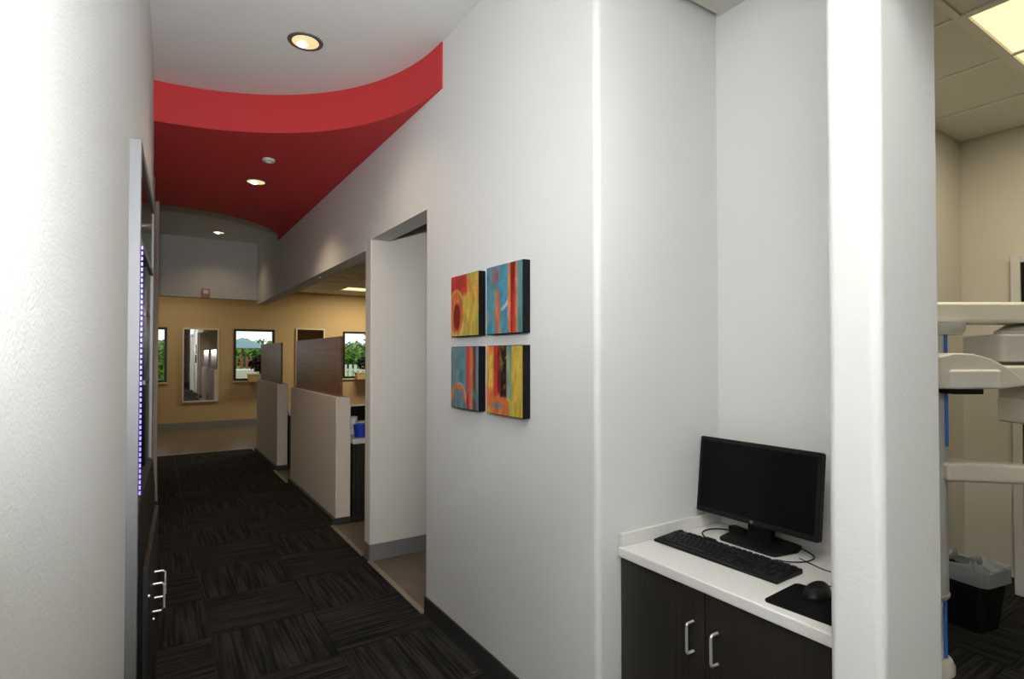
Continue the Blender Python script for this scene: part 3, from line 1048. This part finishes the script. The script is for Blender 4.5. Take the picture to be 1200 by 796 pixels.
pd = empty('mouse_pad', (1.462, 0.79, CT), R(4))
tag(pd, 'black square mouse pad at the end of the countertop', 'mouse pad')
MB().prism(rounded(rect(-0.092, 0.092, -0.09, 0.098), 0.016), 0.0, 0.003).build('base', 'black', pd)
MB().prism(rounded(rect(-0.091, 0.091, -0.089, 0.097), 0.016), 0.003, 0.0046).build('cloth', 'black_matte', pd, bevel=0.001)

ms = empty('computer_mouse', (1.512, 0.815, CT + 0.0048), R(8))
tag(ms, 'black rounded computer mouse on the mouse pad', 'mouse')
mb = MB()
nu, nv = 14, 20
vs, fs = [], []
for i in range(nu + 1):
    ph = math.pi / 2 * i / nu
    for k in range(nv):
        a = 2 * math.pi * k / nv
        rr = math.cos(ph) ** 0.55 if i < nu else 0.001
        x = 0.052 * rr * math.cos(a)
        y = (0.031 - 0.003 * math.cos(a)) * rr * math.sin(a)
        z = 0.028 * math.sin(ph) * (1 - 0.22 * (-x / 0.056)) + 0.0005
        vs.append((x, y, max(0.0, z)))
for i in range(nu):
    for k in range(nv):
        fs.append((i * nv + k, i * nv + (k + 1) % nv, (i + 1) * nv + (k + 1) % nv, (i + 1) * nv + k))
fs.append(tuple(range(nv - 1, -1, -1)))
fs.append(tuple(nu * nv + k for k in range(nv)))
mb.add(vs, fs).build('shell', 'black', ms, smooth=True)
MB().lathe([(0.004, -0.003), (0.0075, -0.002), (0.0075, 0.002), (0.004, 0.003)], c=(-0.028, 0, 0.0175), n=20, axis='y').build('scroll_wheel', 'key', ms, smooth=True)


def spline(pts, n=8):
    P = [Vector(p) for p in pts]
    P = [P[0]] + P + [P[-1]]
    out = []
    for i in range(1, len(P) - 2):
        for k in range(n):
            t = k / n
            a, b, c, d = P[i - 1], P[i], P[i + 1], P[i + 2]
            out.append(0.5 * ((2 * b) + (c - a) * t + (2 * a - 5 * b + 4 * c - d) * t * t + (3 * b - a - 3 * c + d) * t ** 3))
    out.append(P[-2])
    return out


z = CT + 0.003
kc = empty('keyboard_cable', (1.66, 1.32, CT))
tag(kc, 'thin black cable looping from the keyboard toward the monitor stand', 'cable')
MB().tube(spline([(1.632, 1.268, CT + .012), (1.655, 1.285, z), (1.69, 1.33, z), (1.745, 1.345, z), (1.79, 1.32, z), (1.805, 1.28, z)]), 0.0026).build('wire', 'black', kc, world=True, smooth=True)
MB().box(1.622, 1.648, 1.235, 1.275, CT, CT + 0.014).build('strain_relief', 'black', kc, world=True, bevel=0.004)
vc = empty('video_cable', (1.81, 1.27, CT))
tag(vc, 'black cable plug lying behind the left end of the monitor stand', 'cable')
MB().prism(rounded([(1.795, 1.30), (1.83, 1.29), (1.815, 1.225), (1.78, 1.235)], 0.008), CT, CT + 0.022).build('plug', 'black', vc, world=True, bevel=0.004)
MB().tube(spline([(1.80, 1.235, CT + .01), (1.79, 1.21, CT + .012), (1.80, 1.19, CT + .016), (1.84, 1.16, CT + .012), (1.855, 1.12, CT + .006)]), 0.0035).build('wire', 'black', vc, world=True, smooth=True)
mc = empty('mouse_cable', (1.70, 1.0, CT))
tag(mc, 'thin grey black mouse cable curling right of the monitor stand', 'cable')
MB().tube(spline([(1.84, 1.09, z), (1.83, 1.03, z), (1.79, 0.975, z), (1.73, 0.968, z), (1.685, 0.995, z), (1.665, 1.03, z)]), 0.0019).build('wire', 'black', mc, world=True, smooth=True)
MB().tube(spline([(1.735, 0.992, z + .002), (1.725, 0.95, z), (1.71, 0.90, z), (1.71, 0.85, z), (1.66, 0.80, z), (1.57, 0.822, z + .01)]), 0.0016).build('tail', 'black', mc, world=True, smooth=True)

# ================================================================== the kiosk on the left wall
KX, KY = -0.072, 2.1
ki = empty('display_kiosk', (KX, KY, 0), -math.atan2(0.035, 0.9))
tag(ki, 'steel framed wall kiosk with purple light strip and dark cabinet doors', 'kiosk')
KW = 0.95
fx = 0.033
MB().box(0.0, fx, 0.0, 0.035, 0.05, 2.085).build('stile', 'steel', ki, bevel=0.002)
MB().box(0.0, fx - .002, KW - 0.035, KW, 0.05, 2.085).build('stile', 'steel', ki, bevel=0.002)
MB().box(0.0, fx, 0.035, KW - 0.035, 2.05, 2.085).build('top_rail', 'steel', ki, bevel=0.002)
MB().box(-0.01, 0.008, 0.035, KW - 0.035, 0.95, 2.05).build('back_panel', 'gloss_black', ki)
MB().box(0.008, 0.026, 0.035, KW - 0.035, 1.79, 2.05).build('marquee', 'gloss_black', ki, bevel=0.003)
MB().box(0.008, 0.03, 0.035, KW - 0.035, 1.765, 1.79).build('ledge', 'steel', ki, bevel=0.002)
for zz in (1.56, 1.28):
    MB().box(0.008, 0.02, 0.6, KW - 0.035, zz, zz + 0.02).build('shelf', 'steel', ki, bevel=0.002)
MB().box(0.008, 0.02, 0.62, KW - 0.04, 0.95, 1.765).build('display', 'screen', ki)
ls = MB().box(0.008, 0.024, 0.036, 0.042, 0.95, 1.76).build('light_strip', 'white_metal', ki)
leds = MB()
for k in range(46):
    zz = 0.955 + k * 0.0175
    leds.box(0.024, 0.0375, 0.036, 0.044, zz, zz + 0.0105)
tag(leds.build('diode_row', 'led', ls), kind='stuff')
# cabinet with sloping deck
pf = [(0.0, 0.05), (0.045, 0.05), (0.045, 0.80), (0.036, 0.93), (0.0, 0.95)]
n = len(pf)
vs = [(x, 0.036, zv) for x, zv in pf] + [(x, KW - 0.036, zv) for x, zv in pf]
MB().add(vs, [tuple(range(n)), tuple(range(2 * n - 1, n - 1, -1))] + [(i, n + i, n + (i + 1) % n, (i + 1) % n) for i in range(n)]).build('cabinet_body', 'black', ki, bevel=0.002)
for k, (y0, y1, hy) in enumerate(((0.045, KW / 2 - 0.002, 0.40), (KW / 2 + 0.002, KW - 0.045, 0.54))):
    d = MB().box(0.045, 0.06, y0, y1, 0.07, 0.72).build('door', 'dark_wood', ki, bevel=0.0015)
    path = [(0.06, hy, 0.435), (0.088, hy, 0.435), (0.096, hy, 0.443), (0.096, hy, 0.530), (0.088, hy, 0.538), (0.06, hy, 0.538)]
    MB().tube(path, 0.0042, 10).build('handle', 'chrome', d, smooth=True)
for yy, zz in ((0.06, 0.33), (0.06, 0.62), (0.42, 0.40)):
    MB().lathe([(0.005, 0.0), (0.005, 0.004), (0.003, 0.006)], c=(0.06, yy, zz), n=14, axis='x').build('screw', 'chrome', ki, smooth=True)

# ================================================================== imaging room: dental x-ray machine, bin, door
C0 = Vector((2.97, 1.09, 0))
EX = Vector((math.cos(R(32.9)), -math.sin(R(32.9)), 0))
xm = empty('dental_xray_machine', (2.936, 1.112, 0), R(-32.9))
tag(xm, 'ivory dental imaging machine with column and curved arms', 'imaging machine')
S = 0.0039


def L_(px):
    return (px - 1088) * S + 0.04


def Z_(py):
    return 1.4 + (417 - py) * S


MB().lathe([(0.118, 0.0), (0.118, 0.028), (0.108, 0.05), (0.085, 0.055)], n=40).build('base', 'machine', xm, smooth=True)
MB().lathe([(0.078, 0.05), (0.078, 0.36)], n=36).build('inner_column', 'machine', xm, smooth=True)
slv = MB().lathe([(0.096, 0.325), (0.103, 0.335), (0.103, 0.345), (0.099, 0.35), (0.097, 1.50)], n=40).build('column', 'machine_grey', xm, smooth=True)
MB().box(0.047, 0.062, -0.089, -0.072, 1.0, 1.50).build('blue_stripe', 'blue', slv, bevel=0.002)
MB().box(0.055, 0.069, -0.061, -0.042, 0.06, 0.325).build('blue_stripe', 'blue', xm, bevel=0.002)
# top arm, a rounded beam running to the right
mb = MB().prism(rounded(rect(-0.13, 0.62, -0.10, 0.10), 0.06, 8), Z_(380), Z_(356))
mb.build('top_arm', 'machine', xm, bevel=0.018, seg=4)
MB().lathe([(0.10, Z_(393)), (0.115, Z_(388)), (0.115, Z_(380))], c=(0.05, -0.02, 0), n=36).build('top_hub', 'machine_grey', xm, smooth=True)
MB().lathe([(0.11, Z_(393)), (0.11, Z_(388)), (0.07, Z_(381))], c=(L_(1203), 0, 0), n=36).build('arm_hub', 'machine', xm, smooth=True)
# x-ray head housing at the right
MB().prism(rounded(rect(L_(1152), L_(1250), -0.11, 0.12), 0.02), Z_(424), Z_(393)).build('tube_head', 'machine_grey', xm, bevel=0.008)
MB().prism(rounded(rect(L_(1188), L_(1250), -0.12, 0.10), 0.03), Z_(496), Z_(424)).build('tube_body', 'machine_grey', xm, bevel=0.01)
MB().prism(rounded(rect(L_(1181), L_(1187), -0.08, 0.06), 0.008), Z_(494), Z_(467)).build('collimator', 'machine', xm, bevel=0.004)
# middle arm with domed shoulder
mb = MB().prism(rounded(rect(L_(1095), L_(1187), -0.16, -0.02), 0.045, 8), Z_(449), Z_(428))
mb.build('middle_arm', 'machine', xm, bevel=0.014, seg=4)
dome = MB()
prf = [(1062, 453), (1062, 418), (1080, 414), (1100, 415), (1118, 420), (1135, 429), (1150, 440), (1159, 447), (1156, 450), (1131, 453)]
pts = [(L_(a), Z_(b)) for a, b in prf]
vs = [(x, -0.20, zv) for x, zv in pts] + [(x, -0.04, zv) for x, zv in pts]
n = len(pts)
dome.add(vs, [tuple(range(n)), tuple(range(2 * n - 1, n - 1, -1))] + [(i, n + i, n + (i + 1) % n, (i + 1) % n) for i in range(n)])
dome.build('shoulder_cover', 'machine', xm, bevel=0.012, seg=3)
MB().prism(rounded(rect(L_(1070), L_(1130), -0.215, -0.05), 0.035, 8), Z_(453), Z_(432)).build('front_cap', 'white_metal', xm, bevel=0.012, seg=3)
MB().box(L_(1080), L_(1112), -0.19, -0.10, Z_(459), Z_(452)).build('chin_rest', 'black', xm, bevel=0.004)
# lower arm
la_ = [(1085, 557), (1085, 537), (1110, 535), (1250, 546), (1250, 564)]
pts = [(L_(a), Z_(b)) for a, b in la_]
vs = [(x, -0.13, zv) for x, zv in pts] + [(x, -0.02, zv) for x, zv in pts]
n = len(pts)
MB().add(vs, [tuple(range(n)), tuple(range(2 * n - 1, n - 1, -1))] + [(i, n + i, n + (i + 1) % n, (i + 1) % n) for i in range(n)]).build('lower_arm', 'machine', xm, bevel=0.016, seg=4)

bn = empty('waste_bin', (3.60, 1.17, 0), R(-10))
tag(bn, 'black waste bin with a clear plastic liner near the cream wall', 'bin')


def taper(x, y, r, z0, z1, k, mbx):
    a, b = rounded(rect(-x * k, x * k, -y * k, y * k), r), rounded(rect(-x, x, -y, y), r)
    n = len(a)
    mbx.add([(p[0], p[1], z0) for p in a] + [(p[0], p[1], z1) for p in b], [(i, (i + 1) % n, n + (i + 1) % n, n + i) for i in range(n)])
    return n


mb = MB()
n = taper(0.115, 0.15, 0.03, 0.0, 0.30, 0.78, mb)
mb.f.append(tuple(range(n - 1, -1, -1)))
mb.build('bucket', 'black', bn, smooth=True)
mb = MB()
taper(0.122, 0.157, 0.03, 0.285, 0.305, 1.0, mb)
mb.build('rim', 'black', bn, smooth=True)
mb = MB()
n = taper(0.126, 0.162, 0.04, 0.245, 0.315, 1.0, mb)
o = len(mb.v)
a = rounded(rect(-0.10, 0.10, -0.135, 0.135), 0.04)
top = rounded(rect(-0.126, 0.126, -0.162, 0.162), 0.04)
mb.add([(p[0] + random.uniform(-.004, .004), p[1], 0.315 + random.uniform(-.008, .012)) for p in top] + [(p[0], p[1], 0.27 + random.uniform(-.02, .02)) for p in a] + [(p[0] * .5, p[1] * .5, 0.33 + random.uniform(-.03, .03)) for p in a],
       [(i, (i + 1) % n, n + (i + 1) % n, n + i) for i in range(n)] + [(n + i, n + (i + 1) % n, 2 * n + (i + 1) % n, 2 * n + i) for i in range(n)])
mb.build('liner', 'liner', bn, smooth=True)

dr = empty('door_1', (4.28, 0.70, 0))
struct(dr, 'black door in a pale frame on the imaging room back wall', 'door')
MB().box(4.245, 4.279, 1.095, 1.14, 0, 1.99).build('door_frame', 'wall_grey', dr, world=True, bevel=0.004)
MB().box(4.245, 4.279, 0.22, 0.265, 0, 1.99).build('door_frame', 'wall_grey', dr, world=True, bevel=0.004)
MB().box(4.245, 4.279, 0.265, 1.095, 1.945, 1.99).build('door_frame', 'wall_grey', dr, world=True, bevel=0.004)
MB().box(4.255, 4.279, 0.267, 1.093, 0.01, 1.943).build('door_slab', 'black', dr, world=True)
MB().lathe([(0.012, 0.0), (0.012, -0.04), (0.028, -0.045), (0.026, -0.07), (0.01, -0.074)], c=(-0.025, 0.30, 0.95), n=20, axis='x').build('door_knob', 'chrome', dr, smooth=True)

# ================================================================== outside
GZ = 0.3
struct(MB().box(-60, 80, FY + 0.16, 110, GZ - 0.1, GZ).build('ground', 'grass'), 'green lawn outside the far windows', 'ground')


def tree(x, y, h, r, m, label, n=900, leaf=0.22):
    t = empty('garden_tree', (x, y, GZ))
    tag(t, label, 'tree', 'trees outside the far windows')
    MB().tube([(0, 0, 0), (0.05, 0, h * .3), (0, 0.05, h * .7)], 0.06 + 0.02 * h).build('trunk', 'bark', t, smooth=True)
    mb = MB()
    for k in range(7):
        a = k * 1.05
        q = 0.0 if k == 6 else 0.5
        foliage(mb, (math.cos(a) * r * q, math.sin(a) * r * q, h * (.40 + .13 * (k % 3))), (r * .5, r * .5, h * .34), n // 7, leaf)
    mb.build('crown', m, t)


tree(6.0, 44.0, 2.3, 1.9, 'leaf_a', 'light green rounded tree seen above the patio canopy', 1900, .2)
tree(7.9, 40.0, 1.55, 1.2, 'leaf_a', 'bright green bush at the right of the mirror side window', 1300, .17)
tree(15.6, 48.0, 2.0, 2.0, 'leaf_a', 'mid green tree low in the far right window', 1900, .2)
tree(8.0, 22.0, 2.5, 0.95, 'leaf_a', 'tall green tree at the right edge of the far right window', 1900, .12)
tree(11.3, 40.0, 1.9, 1.7, 'leaf_a', 'green tree beside the partition in the far right window', 1500, .2)
tree(0.25, 24.0, 1.75, 0.75, 'leaf_a', 'green bush seen in the narrow strip of window', 1500, .12)
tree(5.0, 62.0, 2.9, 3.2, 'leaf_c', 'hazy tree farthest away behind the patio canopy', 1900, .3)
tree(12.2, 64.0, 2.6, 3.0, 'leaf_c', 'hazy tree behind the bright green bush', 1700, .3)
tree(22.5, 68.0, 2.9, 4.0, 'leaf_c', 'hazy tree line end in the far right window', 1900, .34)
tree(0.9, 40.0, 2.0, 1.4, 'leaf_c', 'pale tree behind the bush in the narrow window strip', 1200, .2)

um = empty('patio_umbrella', (3.75, 31.0, GZ))
tag(um, 'grey teal patio canopy on a rust red pole outside', 'umbrella')
MB().lathe([(1.15, 1.45), (1.17, 1.49), (0.6, 1.80), (0.05, 2.0), (0.01, 2.03)], n=8).build('canopy', 'teal_roof', um)
MB().tube([(0, 0, 0), (0, 0, 1.98)], 0.045).build('pole', 'rust', um, smooth=True)
MB().lathe([(0.3, 0.0), (0.3, 0.05), (0.06, 0.1)], n=20).build('base', 'black', um, smooth=True)


def patio_chair(x, y, rz, label):
    c = empty('patio_chair', (x, y, GZ), rz)
    tag(c, label, 'chair', 'rust red patio chairs')
    MB().box(-.24, .24, -.22, .22, .42, .45).build('seat', 'rust', c, bevel=.005)
    for k in range(3):
        MB().box(-.21 + .17 * k, -.13 + .17 * k, .19, .22, .45, 1.05).build('back_slat', 'rust', c, bevel=.005)
    for sx in (-1, 1):
        for sy in (-1, 1):
            MB().box(sx * .21 - .018, sx * .21 + .018, sy * .19 - .018, sy * .19 + .018, 0, .42).build('leg', 'rust', c)


patio_chair(2.55, 21.2, R(170), 'rust red patio chair nearest the mirror side window')
patio_chair(3.55, 27.3, R(-40), 'rust red patio chair in front of the canopy pole')
tb = empty('patio_table', (1.93, 16.0, GZ))
tag(tb, 'white slatted patio table low in the mirror side window', 'table')
for k in range(6):
    MB().box(-.34, .3, -.45 + .15 * k, -.32 + .15 * k, .70, .74).build('slat', 'paper', tb)
for sx in (-1, 1):
    for sy in (-1, 1):
        MB().box(sx * .26 - .03, sx * .26 + .03, sy * .36 - .03, sy * .36 + .03, 0, .70).build('leg', 'paper', tb)
MB().box(-.34, .3, -.46, -.43, .40, .70).build('apron', 'paper', tb)
fe = empty('garden_fence', (5.1, 17.5, GZ))
tag(fe, 'white picket fence low in the far right window', 'fence')
for k in range(16):
    MB().box(-1.2 + .16 * k, -1.11 + .16 * k, -.01, .01, 0.0, 0.82).build('picket', 'paper', fe)
for zz in (.25, .62):
    MB().box(-1.25, 1.4, .01, .04, zz, zz + .06).build('rail', 'paper', fe)
